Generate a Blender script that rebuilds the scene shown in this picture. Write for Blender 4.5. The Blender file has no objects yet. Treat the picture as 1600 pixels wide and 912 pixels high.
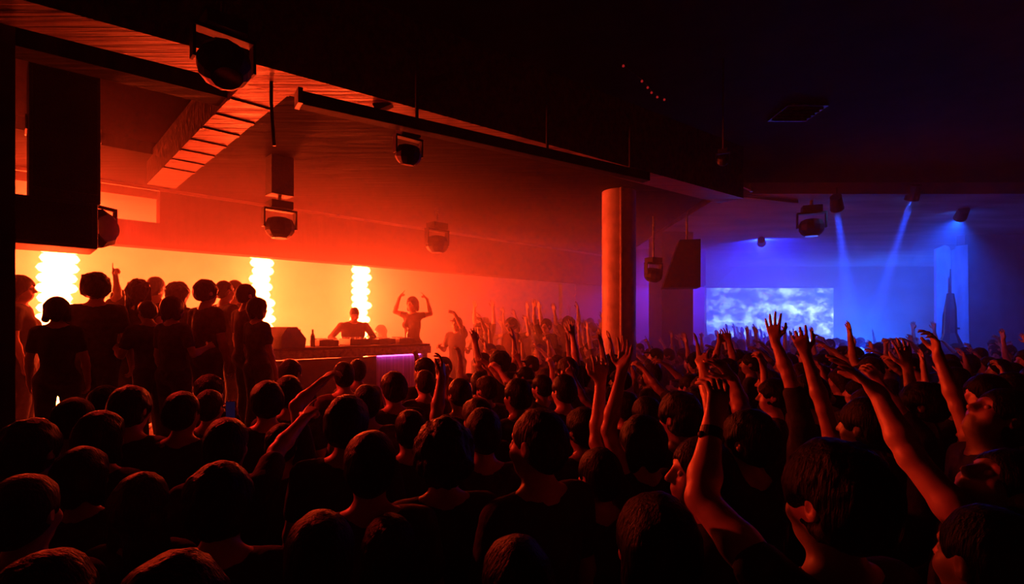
import bpy, bmesh, math, random
import numpy as np
from mathutils import Vector, Matrix

random.seed(7); np.random.seed(7)
S = bpy.context.scene
C = S.collection
R = math.radians

# ------------------------------------------------------------------ camera, exposure, haze, lights
CAMZ, F, HZ = 2.2, 800.0, 505.0          # eye height, focal length in pixels of the 1600 frame, horizon row
cam_d = bpy.data.cameras.new('camera'); cam = bpy.data.objects.new('camera', cam_d); C.objects.link(cam)
cam.location = (0, 0, CAMZ); cam.rotation_euler = (R(90), 0, 0)
cam_d.sensor_width = 36; cam_d.lens = 18; cam_d.shift_y = 49 / 1600; cam_d.clip_start = .05; cam_d.clip_end = 200
S.camera = cam
S.view_settings.view_transform = 'Standard'; S.view_settings.look = 'None'
S.view_settings.gamma = 1; S.view_settings.exposure = 0; S.view_settings.use_curve_mapping = False
S.cycles.max_bounces = 4; S.cycles.diffuse_bounces = 2; S.cycles.glossy_bounces = 2
S.cycles.volume_bounces = 2; S.cycles.use_denoising = True; S.cycles.sample_clamp_indirect = 6
S.cycles.caustics_reflective = False; S.cycles.caustics_refractive = False

HAZE_NEAR, HAZE_FRONT, HAZE_STAGE, HAZE_BLUE = 0.002, .055, 0.20, .05
COLUMN_GLOW = 208.0
FLAME = (1.0, .046, .008)                # the orange of the lamp columns
BLUE = (.006, .06, 1.0)
BEAM_W, FILL_W, PAR_W, VIOLET_FILL_W, FLOOR_FILL_W = 30000.0, 4000.0, 340.0, 900.0, 2600.0
SCREEN_GLOW = 5.5

w = bpy.data.worlds.new('world'); S.world = w; w.use_nodes = True
wn = w.node_tree; wn.nodes.clear()
wo = wn.nodes.new('ShaderNodeOutputWorld'); wb = wn.nodes.new('ShaderNodeBackground')
wb.inputs[0].default_value = (.35, .5, 1, 1); wb.inputs[1].default_value = .0012
wn.links.new(wb.outputs[0], wo.inputs['Surface'])
wv = wn.nodes.new('ShaderNodeVolumeScatter'); 
def wnode(kind, **kw):
    n = wn.nodes.new(kind)
    for k, v in kw.items(): setattr(n, k, v)
    return n
def ramp(src, a, b_, c, d):
    n = wnode('ShaderNodeMapRange', interpolation_type='SMOOTHSTEP')
    for k, v in zip(('From Min', 'From Max', 'To Min', 'To Max'), (a, b_, c, d)): n.inputs[k].default_value = v
    wn.links.new(src, n.inputs['Value']); return n.outputs[0]
def math2(op, a, b_):
    n = wnode('ShaderNodeMath', operation=op)
    for q, v in enumerate((a, b_)):
        if isinstance(v, (int, float)): n.inputs[q].default_value = v
        else: wn.links.new(v, n.inputs[q])
    return n.outputs[0]
# the haze hangs over the stage, is thinner in the blue room and all but gone over the dance floor
wg = wnode('ShaderNodeNewGeometry'); ws = wnode('ShaderNodeSeparateXYZ'); wn.links.new(wg.outputs['Position'], ws.inputs[0])
wd = wnode('ShaderNodeVectorMath', operation='DOT_PRODUCT'); wn.links.new(wg.outputs['Position'], wd.inputs[0]); wd.inputs[1].default_value = (-.55, .835, 0)
wt = math2('ADD', math2('ADD', ramp(wd.outputs['Value'], 4.35, 7.5, 0, HAZE_FRONT), ramp(wd.outputs['Value'], 8.2, 10.2, 0, HAZE_STAGE)), ramp(ws.outputs['Y'], 5.5, 9.0, HAZE_NEAR, HAZE_BLUE))
wn.links.new(wt, wv.inputs['Density'])
w.cycles.volume_step_size = 1.2
wv.inputs['Anisotropy'].default_value = .15; wv.inputs['Color'].default_value = (1, .72, .8, 1)
wn.links.new(wv.outputs[0], wo.inputs['Volume'])

# ------------------------------------------------------------------ helpers
U = Vector((1, 1, 0)).normalized(); V_ = Vector((-1, 1, 0)).normalized()   # the room stands at 45 degrees to the view

def P(px, py, Y):
    return Vector(((px - 800) / F * Y, Y, CAMZ + (HZ - py) / F * Y))
def PZ(px, py, Z):
    return P(px, py, (Z - CAMZ) * F / (HZ - py))

def tag(o, label=None, cat=None, group=None, kind=None):
    if label: o['label'] = label
    if cat: o['category'] = cat
    if group: o['group'] = group
    if kind: o['kind'] = kind
    return o

def link(name, me, mats, parent=None):
    o = bpy.data.objects.new(name, me); C.objects.link(o)
    for m in (mats if isinstance(mats, (list, tuple)) else [mats]):
        me.materials.append(m)
    if parent: o.parent = parent
    return o

def empty(name, loc=(0, 0, 0), rz=0):
    o = bpy.data.objects.new(name, None); C.objects.link(o); o.location = loc; o.rotation_euler = (0, 0, rz)
    o.empty_display_size = .2
    return o

class MB:
    """collects shapes into one bmesh"""
    def __init__(s): s.bm = bmesh.new()
    def box(s, size, loc=(0, 0, 0), rot=None, bevel=0):
        r = bmesh.ops.create_cube(s.bm, size=1)
        vs = r['verts']
        M = Matrix.Translation(loc) @ (rot.to_4x4() if rot else Matrix()) @ Matrix.Diagonal((*size, 1))
        bmesh.ops.transform(s.bm, matrix=M, verts=vs)
        if bevel:
            es = list({e for v in vs for e in v.link_edges})
            bmesh.ops.bevel(s.bm, geom=es, offset=bevel, segments=2, affect='EDGES', profile=.6)
        return s
    def cyl(s, a, b, r1, r2=None, n=16, cap=True):
        a, b = Vector(a), Vector(b); r2 = r1 if r2 is None else r2
        d = b - a
        q = d.to_track_quat('Z', 'Y').to_matrix().to_4x4()
        M = Matrix.Translation((a + b) / 2) @ q
        bmesh.ops.create_cone(s.bm, cap_ends=cap, segments=n, radius1=r1, radius2=r2, depth=d.length, matrix=M)
        return s
    def sph(s, c, r, sc=(1, 1, 1), u=16, v=8):
        bmesh.ops.create_uvsphere(s.bm, u_segments=u, v_segments=v, radius=r, matrix=Matrix.Translation(c) @ Matrix.Diagonal((*sc, 1)))
        return s
    def tube(s, pts, r, n=8):
        for a, b in zip(pts, pts[1:]): s.cyl(a, b, r, n=n)
        for p in pts[1:-1]: s.sph(p, r, u=8, v=6)
        return s
    def prism(s, poly, z0, z1):
        lo = [s.bm.verts.new((x, y, z0)) for x, y in poly]; hi = [s.bm.verts.new((x, y, z1)) for x, y in poly]
        n = len(poly)
        s.bm.faces.new(lo[::-1]); s.bm.faces.new(hi)
        for i in range(n): s.bm.faces.new((lo[i], lo[(i + 1) % n], hi[(i + 1) % n], hi[i]))
        return s
    def bar(s, a, b, wid, hgt, drop=True, bevel=0):
        """a straight timber from a to b; a, b on the middle of its under side"""
        a, b = Vector(a), Vector(b); d = (b - a); L = d.length; d.normalize()
        side = Vector((-d.y, d.x, 0)).normalized(); up = d.cross(side); up = up if up.z > 0 else -up
        rot = Matrix((d, side, d.cross(side))).transposed()
        return s.box((L, wid, hgt), (a + b) / 2 + up * hgt / 2, rot, bevel)
    def build(s, name, mat, parent=None, smooth=False):
        bmesh.ops.recalc_face_normals(s.bm, faces=s.bm.faces)
        me = bpy.data.meshes.new(name); s.bm.to_mesh(me); s.bm.free()
        if smooth:
            for p in me.polygons: p.use_smooth = True
        return link(name, me, mat, parent)

ROT45 = Matrix.Rotation(R(45), 3, 'Z')

# ------------------------------------------------------------------ materials
def mat(name, col, rough=.6, metal=0, noise=None, scale=(1, 1, 1), nscale=6, bump=0, spec=.5, dark=.5, rot=0, rough_var=0, detail=6):
    m = bpy.data.materials.new(name); m.use_nodes = True
    nt = m.node_tree; b = nt.nodes['Principled BSDF']
    b.inputs['Base Color'].default_value = (*col, 1); b.inputs['Roughness'].default_value = rough
    b.inputs['Metallic'].default_value = metal; b.inputs['Specular IOR Level'].default_value = spec
    if noise or bump or rough_var:
        tc = nt.nodes.new('ShaderNodeTexCoord'); mp = nt.nodes.new('ShaderNodeMapping')
        mp.inputs['Scale'].default_value = scale; mp.inputs['Rotation'].default_value = (0, 0, rot)
        nt.links.new(tc.outputs['Object'], mp.inputs['Vector'])
        n = nt.nodes.new('ShaderNodeTexNoise'); n.inputs['Scale'].default_value = nscale; n.inputs['Detail'].default_value = detail
        nt.links.new(mp.outputs[0], n.inputs['Vector'])
        if noise:
            r = nt.nodes.new('ShaderNodeValToRGB')
            r.color_ramp.elements[0].position = .32; r.color_ramp.elements[1].position = .7
            r.color_ramp.elements[0].color = (*[c * dark for c in col], 1); r.color_ramp.elements[1].color = (*[min(1, c * noise) for c in col], 1)
            nt.links.new(n.outputs[0], r.inputs[0]); nt.links.new(r.outputs[0], b.inputs['Base Color'])
        if bump:
            bp = nt.nodes.new('ShaderNodeBump'); bp.inputs['Strength'].default_value = bump; bp.inputs['Distance'].default_value = .02
            nt.links.new(n.outputs[0], bp.inputs['Height']); nt.links.new(bp.outputs[0], b.inputs['Normal'])
        if rough_var:
            mr = nt.nodes.new('ShaderNodeMapRange'); mr.inputs['From Min'].default_value = .3; mr.inputs['From Max'].default_value = .7
            mr.inputs['To Min'].default_value = max(0, rough - rough_var); mr.inputs['To Max'].default_value = min(1, rough + rough_var)
            nt.links.new(n.outputs[0], mr.inputs['Value']); nt.links.new(mr.outputs[0], b.inputs['Roughness'])
    return m

def emit(name, col, strength):
    m = bpy.data.materials.new(name); m.use_nodes = True
    nt = m.node_tree; nt.nodes.clear()
    o = nt.nodes.new('ShaderNodeOutputMaterial'); e = nt.nodes.new('ShaderNodeEmission')
    e.inputs[0].default_value = (*col, 1); e.inputs[1].default_value = strength
    nt.links.new(e.outputs[0], o.inputs[0])
    return m

M = {}
M['black_ceiling'] = mat('black_painted_ceiling', (.012, .012, .013), .85, noise=1.6, nscale=3, bump=.3)
M['bay'] = mat('brown_boarded_ceiling', (.010, .007, .006), .85, noise=2.2, dark=.3, spec=.04, scale=(1, 9, 1), rot=R(-45), nscale=1.6, bump=.7, rough_var=.2)
M['recess'] = mat('recess_ceiling_paint', (.05, .035, .03), .45, noise=1.5, dark=.5, scale=(1, 3, 1), nscale=1.5, bump=.3)
M['wood'] = mat('worn_beam_timber', (.085, .048, .038), .5, noise=2.6, dark=.12, scale=(.5, 14, 6), nscale=2.2, bump=1.0, rough_var=.2)
M['concrete'] = mat('smeared_concrete', (.20, .19, .21), .8, spec=.1, noise=1.5, dark=.5, scale=(.5, 1.6, 1), nscale=1.3, bump=.6, rough_var=.2)
M['plaster'] = mat('painted_plaster', (.36, .31, .29), .7, noise=1.2, dark=.75, nscale=2, bump=.15)
M['pillar'] = mat('pillar_paint', (.60, .48, .48), .45, noise=1.2, dark=.8, nscale=5, bump=.1)
M['dark_wall'] = mat('dark_wall_paint', (.05, .05, .055), .7, noise=1.4, nscale=3, bump=.2)
M['floor'] = mat('dark_club_floor', (.03, .03, .032), .4, noise=1.5, nscale=5, bump=.1)
M['stage'] = mat('black_stage_boards', (.035, .03, .028), .5, noise=1.5, scale=(1, 12, 1), nscale=2, bump=.3)
M['black_metal'] = mat('black_metal', (.012, .012, .013), .55, 0, noise=1.5, nscale=20, bump=.1, spec=.3)
M['speaker'] = mat('speaker_paint', (.018, .018, .018), .6, noise=1.4, nscale=60, bump=.4)
M['grille'] = mat('speaker_grille', (.012, .012, .012), .5, .5, noise=2, nscale=120, bump=.8)
M['duct_paint'] = mat('duct_paint', (.012, .010, .010), .7, noise=1.6, nscale=9, bump=.2, spec=.15)
M['steel'] = mat('scuffed_steel', (.35, .35, .36), .35, .9, noise=1.2, nscale=20)
M['lamp'] = emit('hot_lamp_lens', FLAME, COLUMN_GLOW)
M['blue_lens'] = emit('blue_spot_lens', (.05, .25, 1), 25)
M['phone_glow'] = emit('phone_screen', (.35, .2, 1), .014)
M['strip'] = emit('violet_strip', (1, .12, .85), 5)
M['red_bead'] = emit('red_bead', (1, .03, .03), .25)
M['glass'] = mat('dark_lens_glass', (.05, .05, .06), .08, 0)
M['panel'] = mat('pale_panel_paint', (.36, .36, .38), .6, noise=1.15, dark=.6, scale=(2, 2, .7), nscale=2.2, bump=.1)
M['violet'] = mat('purple_front_cloth', (.55, .30, .55), .6, noise=1.3, dark=.4, scale=(14, 14, .3), nscale=2, bump=.3)
M['plastic'] = mat('black_plastic', (.03, .03, .032), .3, noise=1.5, nscale=30)
M['wrap'] = mat('black_strap', (.01, .01, .01), .5, noise=1.5, nscale=60)

SK = [mat('skin_tan', (.50, .31, .22), .45, noise=1.08, dark=.85, nscale=14, bump=.05),
      mat('skin_fair', (.62, .42, .33), .45, noise=1.08, dark=.85, nscale=14, bump=.05),
      mat('skin_brown', (.30, .17, .11), .42, noise=1.08, dark=.85, nscale=14, bump=.05)]
HA = [mat('hair_black', (.009, .007, .006), .42, noise=2, dark=.5, scale=(40, 40, 6), nscale=3, bump=.6, spec=.08),
      mat('hair_brown', (.03, .018, .012), .42, noise=2, dark=.5, scale=(40, 40, 6), nscale=3, bump=.6, spec=.08)]
CL = [mat('cloth_black', (.015, .015, .017), .85, noise=1.5, nscale=18, bump=.4),
      mat('cloth_charcoal', (.045, .045, .05), .85, noise=1.5, nscale=18, bump=.4),
      mat('cloth_maroon', (.07, .016, .018), .85, noise=1.5, nscale=18, bump=.4),
      mat('cloth_grey', (.14, .14, .145), .85, noise=1.4, nscale=18, bump=.4),
      mat('cloth_navy', (.02, .025, .055), .85, noise=1.5, nscale=18, bump=.4)]
DENIM = mat('dark_denim', (.025, .03, .05), .85, noise=1.5, nscale=24, bump=.4)
SHOE = mat('dark_shoe', (.03, .03, .03), .5, noise=1.4, nscale=18)
EYE = mat('eye_white', (.7, .7, .68), .15)

# ------------------------------------------------------------------ the room
def struct(o): o['kind'] = 'structure'; return o

struct(MB().box((44, 36, .2), (4, 12, -.1)).build('floor', M['floor']))
struct(MB().box((44, 36, .2), (4, 12, 5.0)).build('ceiling', M['black_ceiling']))

# lintel over the lamp recess and the boarded ceiling bay in front of it
LA, LB = PZ(160, 280, 4.2), PZ(690, 360, 4.2)           # line where bay meets lintel
LD = (LB - LA).normalized(); LN = Vector((-LD.y, LD.x, 0))   # along, and away from the camera
L0, L1 = LA - LD * 6, LA + LD * 12.4
BA, BB = PZ(60, 30, 3.9), PZ(1060, 292, 3.9)             # the main beam's middle
BD = (BB - BA).normalized()
B0, B1 = BA - BD * 4, BB + BD * 1.2
def xy(v): return (v.x, v.y)
e0, e1 = PZ(155, 236, 4.2), PZ(290, 262, 4.2); ed = (e1 - e0).normalized()
c0, c1 = PZ(436, 122, 3.92), PZ(262, 282, 3.92)          # the cross beam's middle
struct(MB().prism([xy(c0), xy(B1), xy(L1), xy(L0), xy(e0 - ed * 5), xy(c1)], 4.2, 4.34).build('ceiling_bay', M['bay']))
mid = (L0 + L1) / 2 + LN * .15
rotL = Matrix((LD, LN, Vector((0, 0, 1)))).transposed()
k0 = (250 - 800) / F; LS = (k0 * LA.y - LA.x) / (LD.x - k0 * LD.y)      # the dropped lintel begins right of the open bay
lm = (LA + LD * LS + L1) / 2 + LN * .15
b = MB(); b.box((L1 - LA - LD * LS).length and ((L1 - LA - LD * LS).length, .3, 1.6), (lm.x, lm.y, 3.32 + .8), rotL)
lc, ll = ((L0 + LA + LD * LS) / 2 + LN * .15).xy.to_3d(), (LA + LD * LS - L0).length
b.box((ll, .3, .6), lc + Vector((0, 0, 4.5)), rotL); b.box((ll, .3, .36), lc + Vector((0, 0, 3.5)), rotL)
struct(b.build('wall_lintel', M['bay']))
b = MB(); q = mid + LN * 2.5
b.box(((L1 - L0).length, .2, 5), (q.x, q.y, 2.5), rotL)
struct(b.build('wall_back', M['plaster']))
q = mid + LN * 1.3
struct(MB().box(((L1 - L0).length, 2.4, .15), (q.x, q.y, 4.15), rotL).build('ceiling_recess', M['recess']))
q = L0 + LN * 0 + Vector((0, 0, 0))
struct(MB().box((.2, 14, 5), (-9.4, 6, 2.5)).build('wall_left', M['dark_wall']))

struct(MB().bar(Vector((*xy(LA + LD * -3), 4.15)) - LN * .01, Vector((*xy(L1), 4.15)) - LN * .01, .04, .045).build('trim_lintel', M['plaster']))
# main beam, secondary joist, cross beam
struct(MB().bar(B0, B1, .36, .7).build('beam_main', M['wood']))
j0, j1 = PZ(60, 82, 3.95), PZ(400, 172, 3.95)
struct(MB().bar(j0 - BD * 2, j1, .22, .5).build('beam_joist', M['bay']))
b = MB(); b.bar(c0, c1 + (c1 - c0) * .1, .3, .35)
d = (c1 - c0).normalized()
for k in range(8):
    p = c0 + d * (.2 + k * .40)
    side = Vector((-d.y, d.x, 0))
    b.bar(p - side * .15 - Vector((0, 0, .012)), p + side * .15 - Vector((0, 0, .012)), .05, .03)
struct(b.build('beam_cross', M['wood']))
# flat duct slung under the beam
d0, d1 = PZ(468, 166, 3.6), PZ(1010, 284, 3.6)
duct = MB().bar(d0, d1, .10, .085, bevel=.006).build('ceiling_duct', M['duct_paint'])
tag(duct, 'long dark flat duct slung below the worn timber ceiling beam', 'duct')
dd = (d1 - d0).normalized()
b = MB(); e = d0 - dd * .02
b.bar(e, e + dd * .03, .12, .10); b.build('end_flange', M['steel'], duct)
for t in (.25, .62, .93):
    p = d0.lerp(d1, t); b = MB().cyl(p + Vector((0, 0, .08)), p + Vector((0, 0, .62)), .012, n=8); b.build('hanger_rod', M['black_metal'], duct)
br = MB().bar(PZ(588, 176, 3.84), PZ(700, 128, 4.1), .07, .06).build('ceiling_brace', M['black_metal'])
tag(br, 'short black diagonal brace crossing the lit ceiling beam above the duct', 'brace')

# round pillar with a conduit
PX, PY = (967 - 800) / F * 7.8, 7.8
pl = struct(MB().cyl((PX, PY, 0), (PX, PY, 4.4), .255, n=48).build('pillar', M['pillar'], smooth=True))
pl.data.set_sharp_from_angle(angle=R(40)) if hasattr(pl.data, 'set_sharp_from_angle') else None
MB().cyl((PX - .02, PY - .275, 0), (PX - .02, PY - .275, 4.4), .022, n=10).build('conduit', M['pillar'], pl, smooth=True)

# far walls to the right of the lamp recess
Yw = 15.6
x0, x1 = (915 - 800) / F * Yw, (1034 - 800) / F * Yw
struct(MB().box((x1 - x0 + 1.6, .2, 3.4), ((x0 + x1) / 2 + .5, Yw + .1, 1.7)).build('wall_far', M['plaster']))
struct(MB().box((x1 - x0 + 1.6, .3, 1.7), ((x0 + x1) / 2 + .5, Yw + .05, 4.2)).build('wall_far_upper', M['dark_wall']))
Yd = 12.6
xa, xb = (1034 - 800) / F * Yd, (1083 - 800) / F * Yd
struct(MB().box((xb - xa, 1.2, 5), ((xa + xb) / 2, Yd + .6, 2.5)).build('wall_pier', M['dark_wall']))
# blue room
Yb = 20.3
struct(MB().box((24, .2, 5), (14, Yb + .1, 2.5)).build('wall_screen', M['concrete']))
struct(MB().prism([(xa, 8.9), (19, 8.9), (22, Yb), (xa, Yb)], 4.45, 4.65).build('ceiling_blue_room', M['concrete']))
q0, q1 = PZ(1118, 304, 4.4), PZ(1245, 318, 4.4)
struct(MB().bar(q0, q1, .06, .08).build('trim_ceiling_edge', M['concrete']))
xr = (1512 - 800) / F * 12.9
struct(MB().box((8, .25, 5), (xr + 4, 13.1, 2.5)).build('wall_right', M['dark_wall']))
struct(MB().box((.2, 20, 5), (19.5, 10, 2.5)).build('wall_far_right', M['dark_wall']))
# rotated pier at the left edge
p = Vector(((24 - 800) / F * 3.0, 3.0, 0)) - U * .35 + V_ * .2
struct(MB().box((.7, .4, 5), (p.x, p.y, 2.5), ROT45).build('wall_pier_left', M['dark_wall']))
# stage risers
STZ = .9
WING = [(-9.2, 2.6), (-3.9, 3.2), (-2.25, 5.3), (-2.75, 6.6), (-3.6, 7.0), (-3.6, 11.5), (-9.2, 7.5)]
struct(MB().prism([(-9.2, 2.6), (-3.9, 3.2), (-2.25, 5.3), (-2.75, 6.6), (-3.0, 6.9), (-1.0, 9.1), (-1.4, 13.2), (-9.2, 6.2)], 0, STZ).build('floor_stage', M['stage']))
RISER = [(-1.2, 9.9), (1.6, 9.9), (2.4, 15.5), (-.2, 14.0)]
struct(MB().prism(RISER, 0, .5).build('floor_riser', M['stage']))

# ------------------------------------------------------------------ screen and pale panel in the blue room
def screen_material():
    m = bpy.data.materials.new('cloud_video'); m.use_nodes = True; nt = m.node_tree; nt.nodes.clear()
    o = nt.nodes.new('ShaderNodeOutputMaterial'); e = nt.nodes.new('ShaderNodeEmission')
    tc = nt.nodes.new('ShaderNodeTexCoord'); mp = nt.nodes.new('ShaderNodeMapping'); mp.inputs['Location'].default_value = (3.1, 0, 1.7)
    n = nt.nodes.new('ShaderNodeTexNoise'); n.inputs['Scale'].default_value = 1.5; n.inputs['Detail'].default_value = 10; n.inputs['Roughness'].default_value = .66; n.inputs['Distortion'].default_value = .05; mp.inputs['Scale'].default_value = (.8, 1, 1.25)
    r = nt.nodes.new('ShaderNodeValToRGB'); cr = r.color_ramp
    cr.elements[0].position = .38; cr.elements[0].color = (.01, .05, .6, 1)
    cr.elements[1].position = .66; cr.elements[1].color = (.82, .82, 1, 1)
    x = cr.elements.new(.47); x.color = (.07, .09, .9, 1)
    x = cr.elements.new(.55); x.color = (.28, .29, 1, 1)
    nt.links.new(tc.outputs['Object'], mp.inputs[0]); nt.links.new(mp.outputs[0], n.inputs['Vector']); nt.links.new(n.outputs[0], r.inputs[0])
    nt.links.new(r.outputs[0], e.inputs[0]); e.inputs[1].default_value = SCREEN_GLOW
    nt.links.new(e.outputs[0], o.inputs[0]); return m
Ys = 20.0
s0, s1 = P(1104, 450, Ys), P(1302, 560, Ys)
scr = empty('projection_screen', ((s0.x + s1.x) / 2, Ys, (s0.z + s1.z) / 2))
tag(scr, 'wide projection screen showing bright blue and white clouds at the back of the blue room', 'screen')
MB().box((s1.x - s0.x, .03, s0.z - s1.z)).build('screen_surface', screen_material(), scr)
b = MB(); b.cyl((-(s1.x - s0.x) / 2 - .1, 0, (s0.z - s1.z) / 2 + .05), ((s1.x - s0.x) / 2 + .1, 0, (s0.z - s1.z) / 2 + .05), .05); b.build('roller_case', M['concrete'], scr)
for q in (-1, 1):
    MB().cyl((q * 2.2, 0, (s0.z - s1.z) / 2), (q * 2.2, 0, 4.45 - (s0.z + s1.z) / 2), .015, n=8).build('hanging_rod', M['steel'], scr)

Yp = 12.75
pa = P(1462, 384, Yp); pb = P(1511, 384, Yp)
pan = empty('display_panel', ((pa.x + pb.x) / 2, Yp, 0)); wid = pb.x - pa.x
tag(pan, 'tall pale blue-lit panel standing at the right of the blue room', 'panel')
def shaped(poly, y0, y1, name, m, parent):
    bm = bmesh.new(); f = [bm.verts.new((x, y0, z)) for x, z in poly]; g = [bm.verts.new((x, y1, z)) for x, z in poly]
    n = len(poly); bm.faces.new(f); bm.faces.new(g[::-1])
    for i in range(n): bm.faces.new((f[i], g[i], g[(i + 1) % n], f[(i + 1) % n]))
    bmesh.ops.recalc_face_normals(bm, faces=bm.faces)
    me = bpy.data.meshes.new(name); bm.to_mesh(me); bm.free(); return link(name, me, m, parent)
h = pa.z
shaped([(-wid / 2, .0), (-.03, 0), (-.03, h - .12), (-.08, h - .02), (-.18, h + .02), (-wid / 2, h - .08)], -.02, .05, 'left_board', M['panel'], pan)
shaped([(.0, 0), (wid / 2 + .06, 0), (wid / 2, h + .03), (.16, h - .0), (.05, h - .1), (.0, h - .12)], -.02, .05, 'right_board', M['panel'], pan)
MB().box((.05, .03, h - .2), (-.015, .05, h / 2 - .1)).build('rear_batten', M['dark_wall'], pan)
st = empty('spire_stand', ((1485 - 800) / F * 12.3, 12.3, 0))
tag(st, 'dark tapering stand with a thin pole in front of the pale panel', 'stand')
def lath(prof, name, m, parent, n=8):
    b = MB()
    for (r0, z0), (r1, z1) in zip(prof, prof[1:]):
        b.cyl((0, 0, z0), (0, 0, z1), r0, r1, n=n)
    return b.build(name, m, parent)
zz = lambda py: CAMZ + (505 - py) / F * 12.3
lath([(.30, 0), (.28, zz(545)), (.13, zz(520)), (.115, zz(480)), (.07, zz(458))], 'tapered_body', M['black_metal'], st)
MB().cyl((0, 0, zz(462)), (0, 0, zz(420)), .022, .012).build('mast', M['black_metal'], st)
MB().box((.2, .14, .05), (.06, -.02, zz(513)), None, .01).build('shelf', M['black_metal'], st)

# ------------------------------------------------------------------ lamp columns behind the stage
def lamp_column(px, Y, label, z0=STZ, z1=3.95, rad=.15):
    c = P(px, 505, Y); root = empty('lamp_column', (c.x, c.y, z0))
    tag(root, label, 'light', 'tall glowing lamp columns behind the stage')
    hgt = z1 - z0
    face = math.atan2(-c.x, -c.y)   # towards the dance floor
    n = 21; step = hgt / n
    MB().cyl((0, 0, 0), (0, 0, .06), .3, .26, n=24).build('base_plate', M['black_metal'], root)
    MB().cyl((0, 0, .06), (0, 0, hgt), rad * .62, n=12).build('core_tube', M['lamp'], root)
    me = None
    for k in range(n):
        z = step * (k + .5)
        rr = rad * (.86 + .3 * random.random() + .12 * (1 - k / n)); jx, jy = random.uniform(-.035, .035), random.uniform(-.035, .035)
        if me is None:
            o = MB().sph((0, 0, 0), 1.0, (1, 1, .62), u=10, v=6).build('lamp_lens', M['lamp'], root, smooth=True); me = o.data
        else:
            o = bpy.data.objects.new('lamp_lens', me); C.objects.link(o); o.parent = root
        o.location = (jx, jy, z); o.scale = (rr, rr, step * 1.15)
    return root
lamp_column(91, 7.5, 'leftmost and widest glowing lamp column, partly hidden by hanging speakers', rad=.22)
lamp_column(409, 9.3, 'middle glowing lamp column, behind the group of people on stage', rad=.185)
lamp_column(563, 10.6, 'rightmost glowing lamp column, right behind the man at the booth', rad=.17)

# ------------------------------------------------------------------ hanging sound and light gear
def speaker(name, label, c, su, sv, z0, z1, chains):
    root = empty(name, (c.x, c.y, z0), R(45)); tag(root, label, 'speaker')
    h = z1 - z0
    MB().box((su, sv, h), (0, 0, h / 2), None, .015).build('cabinet', M['speaker'], root)
    g = MB().box((su * .9, .02, h * .86), (0, -sv / 2 - .008, h / 2), None, .005).build('grille', M['grille'], root)
    for s in (-1, 1):
        MB().box((.02, sv * .5, .12), (s * (su / 2 + .008), 0, h * .55), None, .006).build('side_handle', M['steel'], root)
    if chains:
        for s in (-1, 1):
            b = MB()
            n = max(2, int((4.85 - z1) / .06))
            for k in range(n):
                z = h + .03 + k * .06
                b.box((.03, .012, .07) if k % 2 else (.012, .03, .07), (s * su * .3, 0, z), None, .004)
            b.build('hanging_chain', M['steel'], root)
    return root
c = P(103, 300, 4.15)
speaker('hanging_speaker', 'tall black speaker cabinet hanging at upper left', c + V_ * .2, .44, .45, 3.19, 4.3, True)
c = P(60, 350, 4.0)
low = speaker('hanging_speaker', 'wide black speaker cabinet hung under the tall one, left of the stage', c + V_ * .2, .72, .5, 2.81, 3.183, False)
c = P(157, 357, 4.5)
pc = empty('par_can', (c.x, c.y, c.z), R(-8)); tag(pc, 'eight sided black lamp can at the right end of the wide hanging speaker', 'light')
b = MB(); b.cyl((-.12, 0, 0), (.02, 0, 0), .17, .17, n=8); b.cyl((.02, 0, 0), (.07, 0, 0), .17, .12, n=8); b.build('can', M['black_metal'], pc)
L = bpy.data.lights.new('par_glow', 'SPOT'); L.color = (1, .022, .012); L.energy = PAR_W; L.spot_size = R(110); L.spot_blend = .8; L.shadow_soft_size = .1
lo = bpy.data.objects.new('par_glow', L); C.objects.link(lo); lo.parent = pc; lo.location = (.12, 0, 0)
lo.rotation_euler = Vector((1, .0, -.22)).to_track_quat('-Z', 'Y').to_euler()
MB().cyl((.07, 0, 0), (.08, 0, 0), .11, n=16).build('lens', M['glass'], pc)
MB().box((.03, .42, .03), (-.06, 0, .2)).box((.03, .02, .22), (-.06, .2, .1)).box((.03, .02, .22), (-.06, -.2, .1)).build('yoke', M['black_metal'], pc)

def moving_head(p, top, size, label, rz=0, tilt=0, mats=None, group='dark moving head lamps hung from the ceiling'):
    """p: middle of the head; hangs from height top"""
    root = empty('moving_head_light', (p.x, p.y, p.z), rz); tag(root, label, 'light', group)
    s = size; bm_ = M['black_metal']
    hd = MB()
    T = Matrix.Rotation(tilt, 3, 'X')
    rings = [(-.62, .55), (-.5, .82), (-.1, 1.0), (.35, .98), (.62, .8), (.78, .6)]
    for (z0, r0), (z1, r1) in zip(rings, rings[1:]):
        hd.cyl(T @ Vector((0, 0, -z0 * s)), T @ Vector((0, 0, -z1 * s)), r0 * s, r1 * s, n=12)
    h = hd.build('lamp_head', bm_, root)
    MB().cyl(T @ Vector((0, 0, -.76 * s)), T @ Vector((0, 0, -.84 * s)), .52 * s, n=20).build('lens', M['glass'], h)
    b = MB()
    for q in (-1, 1):
        b.box((.12 * s, .5 * s, 1.25 * s), (q * 1.1 * s, 0, .5 * s), None, .02 * s)
    b.box((2.3 * s, .6 * s, .16 * s), (0, 0, 1.15 * s), None, .03 * s)
    b.build('yoke', bm_, root)
    MB().box((1.5 * s, 1.2 * s, .55 * s), (0, 0, 1.5 * s), None, .05 * s).build('base_box', bm_, root)
    z = top - p.z - .01
    MB().cyl((0, 0, 1.75 * s), (0, 0, max(z, 1.8 * s)), .12 * s, n=10).build('clamp', M['steel'], root)
    return root
moving_head(P(638, 240, 3.9), 3.7, .10, 'dark round lamp head clamped under the duct, glowing at its lower rim', R(40), R(12))
moving_head(P(437, 354, 6.2), 4.2, .17, 'dark lamp head on a long drop above the middle lamp column', R(45))
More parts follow.
